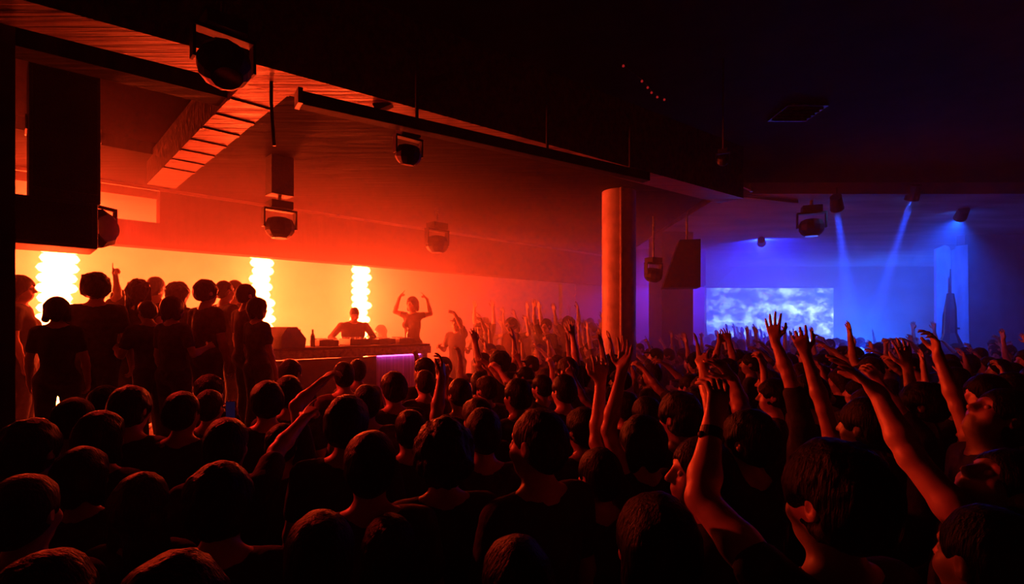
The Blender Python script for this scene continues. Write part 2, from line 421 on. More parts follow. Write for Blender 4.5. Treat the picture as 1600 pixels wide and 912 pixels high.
b = MB().box((.26, .2, .46), (0, 0, .5), ROT45); q = P(437, 354, 6.2)
col_ = b.build('drop_box', M['speaker']); col_.location = (q.x, q.y, q.z + .1); tag(col_, 'square dark drop casing hanging above the lamp head in the haze', 'casing')
moving_head(P(683, 380, 9.0), 4.2, .20, 'hazy dark lamp head hanging above the dancer with raised arms', R(45))
moving_head(P(1021, 428, 9.5), 4.2, .17, 'red-lit lamp head hanging between the round pillar and the dark pier', R(30), R(15))
moving_head(P(1268, 354, 9.3), 4.45, .21, 'large dark lamp head hanging above the projection screen', R(-20))
moving_head(P(350, 100, 2.7), 3.9, .13, 'black lamp head silhouetted where the two timber beams meet', R(45), R(-30))
moving_head(P(1130, 250, 5.2), 4.9, .06, 'small red-lit lamp hung from the dark ceiling right of the pillar', R(-30), R(40))
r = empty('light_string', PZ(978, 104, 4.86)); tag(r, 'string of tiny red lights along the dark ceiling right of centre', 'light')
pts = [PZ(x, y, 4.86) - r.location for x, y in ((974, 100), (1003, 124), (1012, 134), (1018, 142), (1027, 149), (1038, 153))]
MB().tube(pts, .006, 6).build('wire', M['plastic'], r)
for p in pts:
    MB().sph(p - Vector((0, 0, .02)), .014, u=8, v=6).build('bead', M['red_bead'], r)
r = empty('lamp_bracket', P(1160, 291, 7.6)); tag(r, 'small purple-lit metal bracket on the dark ceiling right of the pillar', 'bracket')
MB().box((.34, .05, .02), (0, 0, 0), Matrix.Rotation(R(25), 3, 'Y')).box((.03, .05, .12), (.13, 0, -.02)).build('arm', M['steel'], r)
MB().cyl((-.14, 0, .05), (-.14, 0, 4.88 - r.location.z), .012, n=8).build('hanging_rod', M['black_metal'], r)
r = empty('ceiling_vent', PZ(1245, 178, 4.86)); tag(r, 'faint blue edged vent on the black ceiling above the blue room', 'vent')
MB().box((.5, .5, .03), (0, 0, .015)).build('frame', M['steel'], r)
for k in range(5): MB().box((.44, .05, .02), (0, -.18 + .09 * k, -.005), Matrix.Rotation(R(30), 3, 'X')).build('slat', M['steel'], r)
# ceiling speaker above the pier
c = P(1060, 440, 9.6)
sp = empty('wall_speaker', (c.x, c.y, c.z), R(-12)); tag(sp, 'dark wedge shaped speaker hung before the pier beside the blue room', 'speaker')
shaped([(-.30, -.12), (.36, -.12), (.36, .75), (-.0, .75)], -.25, .3, 'cabinet', M['speaker'], sp)
MB().cyl((.15, 0, .75), (.15, 0, 4.95 - c.z), .02).build('hanging_rod', M['steel'], sp)

# cables drooping from the ceiling
def cable(pts, label, r=.012):
    o = MB().tube(pts, r).build('ceiling_cable', M['plastic']); tag(o, label, 'cable'); return o
a, e = PZ(424, 128, 3.9), PZ(418, 200, 3.9)
cable([Vector((a.x, a.y, 4.2)), Vector((a.x, a.y, 3.75)), Vector((a.x + .02, a.y, 3.45))], 'short black cable dangling where the cross beam meets the main beam')
a = PZ(640, 186, 3.9)
cable([a, a + Vector((.12, .05, -.10)), a + Vector((.26, .13, -.06)), a + Vector((.34, .2, .12))], 'black cable looping from the beam beside the clamped lamp head', .01)

# blue spotlights with beams, then added fill lamps
def blue_spot(px, py, Y, target, size, power, label, blend=.25, soft=.05, col=BLUE):
    p = P(px, py, Y); root = empty('spotlight', (p.x, p.y, p.z))
    tag(root, label, 'light', 'blue spotlights on the ceiling of the blue room')
    d = (target - p).normalized(); q = d.to_track_quat('-Z', 'Y')
    root.rotation_mode = 'QUATERNION'; root.rotation_quaternion = q
    b = MB(); b.cyl((0, 0, .26), (0, 0, .0), .09, .11, n=16); b.build('can', M['black_metal'], root)
    MB().cyl((0, 0, -.002), (0, 0, .01), .085, n=20).build('lens', M['blue_lens'], root)
    iq = q.inverted()
    up = iq @ Vector((0, 0, 1)); 
    MB().cyl(Vector((0, 0, .15)), Vector((0, 0, .15)) + up * (4.46 - p.z), .018, n=8).build('bracket', M['black_metal'], root)
    L = bpy.data.lights.new('spot_beam', 'SPOT'); L.color = col; L.energy = power; L.spot_size = size; L.spot_blend = blend; L.shadow_soft_size = soft
    lo = bpy.data.objects.new('spot_beam', L); C.objects.link(lo); lo.parent = root; lo.location = (0, 0, -.03)
    return root
blue_spot(1308, 326, 9.0, P(1335, 540, 11.2), R(7.5), BEAM_W, 'blue spotlight throwing a near vertical beam right of the large dark lamp head')
blue_spot(1424, 312, 9.0, P(1345, 560, 10.6), R(7), BEAM_W, 'blue spotlight throwing a slanted beam near the pale panel')
blue_spot(1190, 380, 13.5, P(1200, 470, 19), R(150), FILL_W * .7, 'added blue fill light near the ceiling left of the screen', 1, col=(.008, .018, 1))  # added fill lamp, brightens the haze and ceiling around the screen
blue_spot(1500, 340, 10.2, P(1400, 540, 15), R(75), FILL_W * .75, 'added blue fill light near the ceiling in front of the pale panel', 1, col=(.004, .07, 1))  # added fill lamp that lights the pale panel from the front

p = Vector((13.3, 18.3, 0.03)); root = empty('added_floor_light', p)  # added floor lamp hidden by the crowd, makes the low blue glow
tag(root, 'added blue floor light, unseen behind the crowd, brightening the rear wall right of the screen', 'light')
MB().box((.4, .3, .06), (0, 0, .03), None, .01).build('base', M['black_metal'], root)
h_ = MB().cyl((0, 0, .16), (0, .1, .3), .1, .13, n=16).build('can', M['black_metal'], root)
MB().cyl((0, .1, .3), (0, .107, .31), .12, n=20).build('lens', M['blue_lens'], h_)
MB().box((.3, .05, .03), (0, 0, .16)).box((.03, .05, .16), (-.14, 0, .1)).box((.03, .05, .16), (.14, 0, .1)).build('yoke', M['black_metal'], root)
L = bpy.data.lights.new('floor_fill', 'SPOT'); L.color = (.004, .12, 1); L.energy = FLOOR_FILL_W; L.spot_size = R(150); L.spot_blend = 1; L.shadow_soft_size = .12
lo = bpy.data.objects.new('floor_fill', L); C.objects.link(lo); lo.parent = root; lo.location = (0, .13, .36)
lo.rotation_euler = Vector((0, .45, 1)).to_track_quat('-Z', 'Y').to_euler()
p = Vector((5.15, 14.5, 4.3)); root = empty('spotlight', p)  # added violet lamp out of sight behind the pier, colours the far wall
tag(root, 'added violet lamp, unseen behind the dark pier, tinting the far wall purple', 'light')
d = (Vector((3.6, 15.5, 1.6)) - p).normalized(); q = d.to_track_quat('-Z', 'Y'); root.rotation_mode = 'QUATERNION'; root.rotation_quaternion = q
MB().cyl((0, 0, .22), (0, 0, 0), .08, .1, n=16).build('can', M['black_metal'], root)
MB().cyl((0, 0, -.002), (0, 0, .01), .08, n=20).build('lens', M['blue_lens'], root)
up = q.inverted() @ Vector((0, 0, 1)); MB().cyl(Vector((0, 0, .12)), Vector((0, 0, .12)) + up * .14, .018, n=8).build('bracket', M['black_metal'], root)
L = bpy.data.lights.new('spot_beam', 'SPOT'); L.color = (.16, .02, 1); L.energy = VIOLET_FILL_W; L.spot_size = R(120); L.spot_blend = 1; L.shadow_soft_size = .08
lo = bpy.data.objects.new('spot_beam', L); C.objects.link(lo); lo.parent = root; lo.location = (0, 0, -.03)

# ------------------------------------------------------------------ booth
A, Bq = P(412, 560, 6.9), P(668, 548, 8.7)
bd = (Bq - A); bd.z = 0; BL = bd.length; bang = math.atan2(bd.y, bd.x)
bc = (A + Bq) / 2
booth = empty('booth_table', (bc.x, bc.y, STZ), bang); tag(booth, 'long dark mixing table with a violet lit front below the man at the controls', 'table')
TOPZ = 1.86 - STZ
MB().box((BL, .6, .05), (0, .22, TOPZ - .025), None, .01).build('table_top', M['black_metal'], booth)
MB().box((BL, .03, .12), (0, -.09, TOPZ - .1)).build('front_rail', M['steel'], booth)
MB().box((BL * .36, .03, TOPZ - .17), (BL * .28, -.02, (TOPZ - .17) / 2)).build('front_cloth', M['violet'], booth)
MB().box((BL * .3, .02, .02), (BL * .28, -.06, TOPZ - .17)).build('light_strip', M['strip'], booth)
MB().box((BL * .62, .03, TOPZ - .17), (-BL * .19, -.06, (TOPZ - .17) / 2)).build('front_panel', M['stage'], booth)
MB().box((.09, .5, TOPZ - .05), (BL / 2 - .05, .25, (TOPZ - .05) / 2)).build('end_panel', M['plaster'], booth)
for sx in (-1, 0, 1):
    MB().box((.06, .06, TOPZ - .05), (sx * (BL / 2 - .2), .46, (TOPZ - .05) / 2)).build('leg', M['black_metal'], booth)
bm3 = Matrix.Rotation(bang, 3, 'Z')
def onbooth(x, y, z=0): return bc.xy.to_3d() + bm3 @ Vector((x, y, 0)) + Vector((0, 0, 1.86 + z))
def deck(x, y, label):
    r = empty('media_deck', onbooth(x, y), bang); tag(r, label, 'player', 'decks on the mixing table')
    MB().box((.30, .36, .09), (0, 0, .045), None, .01).build('body', M['plastic'], r)
    MB().cyl((0, -.03, .09), (0, -.03, .105), .12, n=32).build('jog_wheel', M['steel'], r)
    MB().box((.2, .09, .01), (0, .13, .095), Matrix.Rotation(R(14), 3, 'X')).build('display', M['glass'], r)
    for k in range(3): MB().cyl((-.1 + .05 * k, -.165, .09), (-.1 + .05 * k, -.165, .1), .014, n=10).build('button', M['steel'], r)
for x, l in ((-.35, 'flat black deck to the left of the mixer on the booth table'), (.62, 'flat black deck right of the mixer on the booth table'), (1.0, 'flat black deck at the right end of the booth table')):
    deck(x, .3, l)
r = empty('mixer', onbooth(.14, .3), bang); tag(r, 'black mixer between the decks on the booth table', 'mixer')
MB().box((.34, .4, .1), (0, 0, .05), None, .01).build('body', M['plastic'], r)
for i in range(4):
    for k in range(4):
        MB().cyl((-.12 + .08 * i, -.02 + .05 * k, .1), (-.12 + .08 * i, -.02 + .05 * k, .125), .012, n=8).build('knob', M['steel'], r)
    MB().box((.02, .03, .02), (-.12 + .08 * i, -.12, .11)).build('fader', M['steel'], r)
p_ = onbooth(-1.0, .15)
r = empty('stage_monitor', p_, bang + R(20)); tag(r, 'dark wedge monitor speaker on the left end of the booth table', 'speaker')
shaped([(-.2, 0), (.2, 0), (.22, .12), (.06, .29), (-.1, .29), (-.2, .16)], -.2, .2, 'cabinet', M['speaker'], r)
MB().box((.16, .34, .012), (.15, 0, .2), Matrix.Rotation(R(48), 3, 'Y')).build('grille', M['grille'], r)
for x, y in ((-.72, .3), (-.6, .12), (1.2, .42)):
    r = empty('drink_bottle', onbooth(x, y)); tag(r, {-.72: 'small bottle beside the wedge monitor on the booth table', -.6: 'small bottle at the front rail left of the decks', 1.2: 'small bottle at the right end of the booth table'}[x], 'bottle', 'bottles on the booth table')
    MB().cyl((0, 0, 0), (0, 0, .15), .033, n=14).cyl((0, 0, .15), (0, 0, .2), .033, .013, n=14).cyl((0, 0, .2), (0, 0, .24), .013, n=12).build('glass_body', M['glass'], r)
    MB().cyl((0, 0, .24), (0, 0, .255), .015, n=12).build('cap', M['steel'], r)

# ------------------------------------------------------------------ people: one smooth surface per body
class Field:
    def __init__(s, lo, hi, h):
        s.h = h; s.lo = np.array(lo, np.float32)
        n = np.ceil((np.array(hi) - np.array(lo)) / h).astype(int) + 1
        s.ax = [(s.lo[i] + np.arange(n[i]) * h).astype(np.float32) for i in range(3)]
        s.V = np.full(n, 1.0, np.float32)
    def region(s, lo, hi, m):
        sl = []
        for i in range(3):
            a = max(0, int((lo[i] - m - s.lo[i]) / s.h)); b = min(len(s.ax[i]), int((hi[i] + m - s.lo[i]) / s.h) + 2)
            if b <= a: return None
            sl.append(slice(a, b))
        return tuple(sl)
    def grid(s, sl):
        return s.ax[0][sl[0]][:, None, None], s.ax[1][sl[1]][None, :, None], s.ax[2][sl[2]][None, None, :]
    def add(s, pr):
        kind, k, op, args = pr
        lo, hi = bounds(pr)
        m = abs(k) + 3 * s.h
        sl = s.region(lo, hi, m)
        if sl is None: return
        X, Y, Z = s.grid(sl)
        if kind == 'c':
            a, b, r0, r1 = args
            ab = b - a; L = float(ab @ ab) + 1e-9
            px, py, pz = X - a[0], Y - a[1], Z - a[2]
            t = np.clip((px * ab[0] + py * ab[1] + pz * ab[2]) / L, 0, 1)
            d = np.sqrt((px - t * ab[0]) ** 2 + (py - t * ab[1]) ** 2 + (pz - t * ab[2]) ** 2) - (r0 + (r1 - r0) * t)
        else:
            c, r, Rm = args
            px, py, pz = X - c[0], Y - c[1], Z - c[2]
            if Rm is not None:
                qx = Rm[0, 0] * px + Rm[1, 0] * py + Rm[2, 0] * pz
                qy = Rm[0, 1] * px + Rm[1, 1] * py + Rm[2, 1] * pz
                qz = Rm[0, 2] * px + Rm[1, 2] * py + Rm[2, 2] * pz
                px, py, pz = qx, qy, qz
            k0 = np.sqrt((px / r[0]) ** 2 + (py / r[1]) ** 2 + (pz / r[2]) ** 2)
            k1 = np.sqrt((px / r[0] ** 2) ** 2 + (py / r[1] ** 2) ** 2 + (pz / r[2] ** 2) ** 2) + 1e-9
            d = k0 * (k0 - 1) / k1
        v = s.V[sl]
        if op == '+':
            hh = np.clip(.5 + .5 * (v - d) / k, 0, 1); s.V[sl] = v + (d - v) * hh - k * hh * (1 - hh)
        else:
            hh = np.clip(.5 - .5 * (v + d) / k, 0, 1); s.V[sl] = v + (-d - v) * hh + k * hh * (1 - hh)

def bounds(pr):
    kind, k, op, args = pr
    if kind == 'c':
        a, b, r0, r1 = args; r = max(r0, r1)
        return np.minimum(a, b) - r, np.maximum(a, b) + r
    c, r, Rm = args; q = r if Rm is None else np.full(3, max(r))
    return c - q, c + q

def V3(*a): return np.array(a if len(a) == 3 else a[0], np.float32)
def cap(a, b, r0, r1, k=.02, op='+'): return ('c', k, op, (V3(a), V3(b), r0, r1))
def ell(c, r, k=.02, op='+', Rm=None): return ('e', k, op, (V3(c), V3(r), Rm))

def surface(f):
    V, h = f.V, f.h
    ins = V < 0
    nx, ny, nz = V.shape
    cs = np.zeros((nx - 1, ny - 1, nz - 1), np.uint8)
    for i in (0, 1):
        for j in (0, 1):
            for k in (0, 1):
                cs += ins[i:nx - 1 + i, j:ny - 1 + j, k:nz - 1 + k]
    act = (cs > 0) & (cs < 8)
    idx = np.argwhere(act)
    ids = np.full(cs.shape, -1, np.int64); ids[act] = np.arange(len(idx))
    acc = np.zeros((len(idx), 3), np.float64); cnt = np.zeros(len(idx))
    cor = [(i, j, k) for i in (0, 1) for j in (0, 1) for k in (0, 1)]
    val = {c: V[idx[:, 0] + c[0], idx[:, 1] + c[1], idx[:, 2] + c[2]] for c in cor}
    for c in cor:
        for ax in range(3):
            if c[ax] == 0:
                e = list(c); e[ax] = 1; e = tuple(e)
                va, vb = val[c], val[e]; m = (va < 0) != (vb < 0)
                t = np.where(m, va / np.where(m, va - vb, 1), 0)
                p = np.array(c, np.float64)[None, :].repeat(len(idx), 0); p[:, ax] += t
                acc[m] += p[m]; cnt[m] += 1
    vert = (idx + acc / cnt[:, None]) * h + f.lo
    quads = []
    for ax in range(3):
        o1, o2 = [(1, 2), (2, 0), (0, 1)][ax]
        a = [slice(None)] * 3; b = [slice(None)] * 3
        a[ax] = slice(0, -1); b[ax] = slice(1, None)
        ia, ib = ins[tuple(a)], ins[tuple(b)]
        for flip, mk in ((False, ia & ~ib), (True, ~ia & ib)):
            e = np.argwhere(mk)
            e = e[(e[:, o1] > 0) & (e[:, o2] > 0) & (e[:, o1] < V.shape[o1] - 1) & (e[:, o2] < V.shape[o2] - 1)]
            q = []
            for d1, d2 in ((-1, -1), (0, -1), (0, 0), (-1, 0)):
                g = e.copy(); g[:, o1] += d1; g[:, o2] += d2
                q.append(ids[g[:, 0], g[:, 1], g[:, 2]])
            q = np.stack(q, 1)
            quads.append(q[:, ::-1] if flip else q)
    return vert.astype(np.float32), np.concatenate(quads)

def raw_mesh(name, vert, quads):
    me = bpy.data.meshes.new(name)
    me.vertices.add(len(vert)); me.vertices.foreach_set('co', vert.ravel())
    me.loops.add(quads.size); me.loops.foreach_set('vertex_index', quads.ravel().astype(np.int32))
    me.polygons.add(len(quads)); me.polygons.foreach_set('loop_start', np.arange(0, quads.size, 4, dtype=np.int32))
    me.polygons.foreach_set('use_smooth', np.ones(len(quads), bool))
    me.update(); me.validate()
    return me

def skin(prims, h, noise=0, seed=0, zmin=None, zmax=None, cut=None):
    lo = np.min([bounds(p)[0] for p in prims if p[2] == '+'], 0) - 4 * h - noise
    hi = np.max([bounds(p)[1] for p in prims if p[2] == '+'], 0) + 4 * h + noise
    f = Field(lo, hi, h)
    for p in prims: f.add(p)
    if noise:
        X, Y, Z = f.grid((slice(None),) * 3)
        s = seed * 1.7
        n = np.sin(41 * X + s) * np.sin(37 * Y + 1.3 + s) * np.sin(33 * Z + s) + .6 * np.sin(83 * X + 31 * Z + s) * np.sin(79 * Y + s) * np.sin(71 * Z - 40 * X) + .5 * np.sin(150 * X + s) * np.sin(140 * Y) * np.sin(60 * Z + 90 * Y)
        f.V += (noise * n).astype(np.float32)
    if zmin is not None: f.V = np.maximum(f.V, zmin - f.ax[2][None, None, :])
    if zmax is not None: f.V = np.maximum(f.V, f.ax[2][None, None, :] - zmax)
    return surface(f)

STYLE = {  # curl of the three finger joints, splay, for index, middle, ring, little
    'open': ([(.12, .2, .15)] * 4, .17), 'relax': ([(.3, .4, .3), (.4, .5, .3), (.5, .55, .35), (.55, .6, .4)], .10),
    'claw': ([(.3, .5, .4), (.45, .7, .5), (.5, .8, .5), (.5, .8, .5)], .16),
    'fist': ([(1.35, 1.6, 1.0)] * 4, .02),
    'point': ([(.05, .1, .05), (1.3, 1.6, 1.0), (1.35, 1.6, 1.0), (1.4, 1.6, 1.0)], .02),
    'two': ([(.05, .1, .05), (.1, .1, .05), (1.35, 1.6, 1.0), (1.4, 1.6, 1.0)], .14)}

def nrm(v): v = np.asarray(v, np.float64); return v / (np.linalg.norm(v) + 1e-9)

def hand(wr, D, N, side, style, s, fat=1.0):
    """wr wrist, D towards the fingers, N out of the palm, side +1 right hand / -1 left hand"""
    D = nrm(D); N = nrm(N - D * (N @ D)); Tm = nrm(np.cross(D, N)) * side * 1.0
    pr = []
    curls, splay = STYLE[style]
    kn = [(.033, .090), (.011, .095), (-.011, .090), (-.031, .080)]
    ln = [(.043, .027, .021), (.047, .030, .022), (.043, .028, .021), (.034, .021, .018)]
    pr.append(cap(wr - D * .02 * s, wr + D * .02 * s, .025 * s, .024 * s, .015))
    for i, (u, d) in enumerate(kn):
        k = wr + (D * d + Tm * u) * s
        pr.append(cap(wr + (D * .018 + Tm * u * .55) * s, k, .0135 * s * fat, .0115 * s * fat, .014))
        a = splay * (1.5 - i) * .8
        d0 = nrm(D * math.cos(a) + Tm * math.sin(a))
        p = k; th = 0
        for j in range(3):
            th += curls[i][j]
            dj = nrm(d0 * math.cos(th) + N * math.sin(th))
            q = p + dj * ln[i][j] * s
            pr.append(cap(p, q, (.0098 - .0009 * j) * s * fat, (.0090 - .0009 * j) * s * fat, .004))
            p = q
    p = wr + (D * .03 + Tm * .026) * s
    b = .95 if style in ('fist', 'point', 'two') else .35
    dirs = [D * .62 + Tm * .72 + N * .3, D * .8 + Tm * (.42 - b * .4) + N * (.25 + b * .5), D * .85 + Tm * (.25 - b * .7) + N * (.2 + b * .6)]
    for j, (dv, L) in enumerate(zip(dirs, (.042, .034, .027))):
        q = p + nrm(dv) * L * s
        pr.append(cap(p, q, (.0135 - .0016 * j) * s * fat, (.0120 - .0016 * j) * s * fat, .008)); p = q
    return pr

def rotm(yaw=0, pitch=0, roll=0):
    return np.array(Matrix.Rotation(yaw, 3, 'Z') @ Matrix.Rotation(pitch, 3, 'X') @ Matrix.Rotation(roll, 3, 'Y'), np.float64)

UP, FO = .29, .26
PRE = {  # upper arm, forearm, hand, palm: for the right arm (x out, y ahead, z up)
    'down': ((.22, .05, -1), (.05, .3, -1), (0, .25, -1), (-1, .2, 0), 'relax'),
    'low': ((.35, .1, -1), (-.2, .9, .25), (-.2, 1, .3), (-.6, 0, -.5), 'relax'),
    'high': ((.25, .35, 1), (-.05, .15, 1), (0, .1, 1), (-.1, 1, 0), 'open'),
    'fist': ((.45, .5, .75), (-.05, .1, 1), (0, .1, 1), (-.3, 1, 0), 'fist'),
    'point': ((.3, .7, .7), (0, .55, 1), (0, .6, 1), (-.5, .3, -.4), 'point'),
    'wide': ((.8, .1, .75), (.1, .15, 1), (.05, .2, 1), (-.4, 1, 0), 'open'),
    'bent': ((.75, .55, .2), (-.2, .15, 1), (-.1, .25, 1), (-.2, 1, .1), 'claw'),
    'reach': ((.2, 1, .75), (0, .8, .8), (0, .9, .6), (-.2, .4, -1), 'relax'),
    'wave': ((.6, .2, .9), (-.35, .2, 1), (-.3, .2, 1), (0, 1, 0), 'open'),
    'overhead': ((.75, .0, .5), (-.5, .1, .95), (-.7, .1, .7), (0, .3, -1), 'relax'),
    'mix': ((.45, .15, -1), (-.05, .85, -.55), (-.1, 1, -.3), (0, -.2, -1), 'relax'),
}

def figure(h=1.75, res=.010, hair='short', arms=('down', 'down'), head=(0, 0, 0), build=1.0, female=False, lean=0, stance=.0, sleeve=.6, seed=0, fat=1.0, hem=.84, skirt=False, long_sleeve=False, only=None):
    """Meshes of one person facing +Y, feet on z = 0. arms: (left, right), each a preset or a dict of elbow, wrist, palm in local metres."""
    s = h / 1.755
    body, shirt, trous, hr = [], [], [], []
    W = build
    Lm = np.array(Matrix.Rotation(-lean, 3, 'X'), np.float64); piv = np.array((0, 0, .95)) * s
    def T(p): p = np.array(p, np.float64) * s; return piv + Lm @ (p - piv) if p[2] > piv[2] - 1e-6 else p
    def E(lst, c, r, k=.03, op='+', rm=None):
        lst.append(ell(T(c), np.array(r) * s, k * s, op, (Lm if rm is None else rm) if lean or rm is not None else None))
    def Cc(lst, a, b, r0, r1, k=.03): lst.append(cap(a, b, r0 * s, r1 * s, k * s))
    ch = 1.0 if not female else .9
    sw = .178 * ch * W
    for lst, o in ((body, 0), (shirt, .014)):
        E(lst, (0, -.005, 1.27), (.165 * W * ch + o, .105 * W + o, .21), .04)
        E(lst, (0, .0, 1.08), ((.142 if not female else .122) * W + o, .098 * W + o, .19), .05)
        E(lst, (0, -.005, .93), ((.165 if not female else .178) * W + o, .118 * W + o, .125 + o), .05)
        Cc(lst, T((-.12 * ch, -.01, 1.415)), T((.12 * ch, -.01, 1.415)), .062 + o * .8, .062 + o * .8, .05)
        if female:
            for q in (-1, 1): E(lst, (q * .075, .075, 1.27), (.058 + o, .055 + o, .06 + o), .03)
    # neck and head
    Cc(body, T((0, -.015, 1.43)), T((0, .005, 1.56)), .058, .054, .03)
    for q in (-1, 1): Cc(body, T((0, -.02, 1.485)), T((q * .13, -.015, 1.425)), .04, .035, .04)
    HR = rotm(*head); hp = np.array((0, -.005, 1.535))
    if lean: HR = Lm @ HR
    def H(p): p = np.array(p, np.float64); return T(hp) + HR @ ((p - hp) * s)
    def HE(lst, c, r, k=.02, op='+'): lst.append(ell(H(c), np.array(r) * s, k * s, op, HR))
    HE(body, (0, -.012, 1.662), (.076, .096, .092), .02)
    HE(body, (0, .026, 1.60), (.063, .070, .078), .03)
    HE(body, (0, .052, 1.552), (.036, .036, .028), .03)       # chin
    HE(body, (0, .074, 1.668), (.05, .016, .012), .02)         # brow
    for q in (-1, 1):
        HE(body, (q * .03, .092, 1.640), (.018, .014, .013), .012, '-')
        HE(body, (q * .045, .06, 1.605), (.022, .02, .02), .03)   # cheek
        HE(body, (q * .078, -.008, 1.635), (.011, .020, .032), .008)
        HE(body, (q * .086, -.002, 1.637), (.006, .010, .018), .005, '-')
    body.append(cap(H((0, .088, 1.655)), H((0, .113, 1.612)), .010 * s, .014 * s, .012 * s))
    for q in (-1, 1): HE(body, (q * .012, .098, 1.606), (.010, .012, .009), .008)
    HE(body, (0, .090, 1.580), (.025, .012, .0065), .007)
    HE(body, (0, .088, 1.568), (.021, .012, .007), .007)
    # hair
    if hair != 'bald':
        g = {'short': .014, 'crop': .006, 'long': .02, 'bun': .012, 'curly': .045, 'bob': .024, 'cap': .014, 'wild': .035, 'mop': .026}[hair]
        HE(hr, (0, -.014, 1.668), (.078 + g, .098 + g, .094 + g), .02)
        HE(hr, (0, -.05, 1.62), (.068 + g * .8, .062 + g, .075), .03)
        if hair in ('long', 'bob', 'wild'):
            n = 1.40 if hair != 'bob' else 1.545
            for q in (-1, 0, 1):
                hr.append(cap(H((q * .06, -.055 + .02 * abs(q), 1.66)), H((q * .085, -.075 + .045 * abs(q), n)), .05 * s, .034 * s, .03 * s))
        if hair == 'bun': HE(hr, (0, -.07, 1.775), (.045, .045, .04), .02)
        if hair == 'curly' or hair == 'wild':
            for k in range(26):
                a, e_ = random.uniform(0, 6.28), random.uniform(-.1, 1.4)
                c_ = np.array((.09 * math.cos(a) * math.cos(e_), -.02 + .11 * math.sin(a) * math.cos(e_), 1.67 + .105 * math.sin(e_)))
                HE(hr, c_, (.035, .035, .03), .01)
        HE(hr, (0, .105, 1.60), (.066, .078, .088), .012, '-')
        HE(hr, (0, .03, 1.53), (.062, .09, .06), .012, '-')
        if hair in ('short', 'crop', 'cap', 'mop'):
            for q in (-1, 1): HE(hr, (q * .10, .01, 1.61), (.032, .055, .05), .01, '-')
        if hair == 'cap':
            hr.append(ell(H((0, .12, 1.695)), np.array((.07, .075, .012)) * s, .012 * s, '+', HR))
    # arms
    wrists = []
    for q, spec in ((-1, arms[0]), (1, arms[1])):
        m = np.array((q, 1, 1.0))
        if isinstance(spec, str):
            u, f, hd, pn, st = PRE[spec]
            u, f, hd, pn = (nrm(np.array(v) * m) for v in (u, f, hd, pn))
            sh = T((q * sw, -.012, 1.415)) + np.array((0, 0, max(0, u[2]) * .06 * s)) - np.array((q * max(0, u[2]) * .03 * s, 0, 0))
            el = sh + u * UP * s; wr = el + f * FO * s
        else:
            el, wr = np.array(spec['e'], np.float64), np.array(spec['w'], np.float64)
            sh = T((q * sw, -.012, 1.415)); u = nrm(el - sh)
            sh = sh + np.array((0, 0, max(0, u[2]) * .06 * s)) - np.array((q * max(0, u[2]) * .03 * s, 0, 0))
            f = nrm(wr - el); hd = nrm(np.array(spec.get('h', f), np.float64)); pn = np.array(spec['n'], np.float64); st = spec.get('s', 'open')
        t = .9 if female else 1.0
        Cc(body, sh, sh * .0 + (sh + el) / 2, .056 * t, .048 * t, .03); Cc(body, (sh + el) / 2, el, .048 * t, .039 * t, .02)
        m1 = el + (wr - el) * .3
        Cc(body, el, m1, .039 * t, .042 * t, .02); Cc(body, m1, wr, .042 * t, .026 * t, .02)
        body += hand(wr, hd, pn, q, st, s * (1.0 if not female else .94), fat)
        wrists.append((el, wr, hd))
        if long_sleeve:
            Cc(shirt, sh, el, .066 * t, .052 * t, .03); Cc(shirt, el, el + (wr - el) * .93, .052 * t, .036 * t, .02)
        elif sleeve > 0:
            Cc(shirt, sh, sh + (el - sh) * sleeve, .068 * t, .062 * t, .03)
        else:
            Cc(shirt, sh - u * .03, sh, .05, .06, .03)
    # legs
    hw = .092 * (1.05 if female else 1)
    feet = []
    for q in (-1, 1):
        hpj = np.array((q * hw, 0, .90)) * s; kn = np.array((q * (hw + .01 + stance * .5), .03, .49)) * s; an = np.array((q * (hw + .015 + stance), -.015, .085)) * s
        for lst, o in ((body, 0), (trous, .014)):
            Cc(lst, hpj, kn, .088 + o, .056 + o * 1.3, .03)
            if lst is body:
                mk = kn + (an - kn) * .3; Cc(lst, kn, mk, .056, .058, .02); Cc(lst, mk, an, .058, .036, .02)
            else: Cc(lst, kn, an, .07, .066, .02)
        toe = an + np.array((q * .03, .17, -.055)) * s; heel = an + np.array((0, -.035, -.05)) * s
        Cc(body, an, heel, .036, .034, .02); Cc(body, heel, toe, .036, .026, .02)
        feet.append((heel, toe))
    E(trous, (0, -.005, .93), (.18 * W, .132 * W, .13), .05)
    if skirt: trous.append(cap(np.array((0, 0, .95)) * s, np.array((0, 0, .62)) * s, .165 * s, .22 * s, .04))
    out = {}
    out['body'] = skin(body, res)
    if hr: out['hair'] = skin(hr, res, noise={'curly': .010, 'wild': .010, 'long': .005, 'bob': .004, 'mop': .006}.get(hair, .003), seed=seed)
    out['shirt'] = skin(shirt + [cap(T((0, -.012, 1.465)), H((0, 0, 1.60)), .066 * s, .072 * s, .012, '-')], max(res, .010), zmin=hem * s, noise=.0025, seed=seed)
    out['trousers'] = skin(trous, max(res, .011), zmin=.07 * s, zmax=1.0 * s)
    out['shoes'] = []
    for heel, toe in feet:
        a = heel + np.array((0, -.005, -.002)) * s; b_ = toe + np.array((0, .03, -.002)) * s
        out['shoes'].append(skin([cap(a, b_, .047 * s, .037 * s, .01), cap(a + np.array((0, .02, .06)) * s, a, .045 * s, .047 * s, .02)], .011, zmin=.004))
    out['eyes'] = [H((q * .030, .078, 1.640)) for q in (-1, 1)]
    out['wrists'] = wrists; out['s'] = s
    return out

def mesh_of(d):
    """figure() output to shared mesh datablocks"""
    out = {}
    for k in ('body', 'hair', 'shirt', 'trousers'):
        if k in d: out[k] = raw_mesh({'body': 'person'}.get(k, k), *d[k])
    out['shoes'] = [raw_mesh('shoe', *x) for x in d['shoes']]
    return out

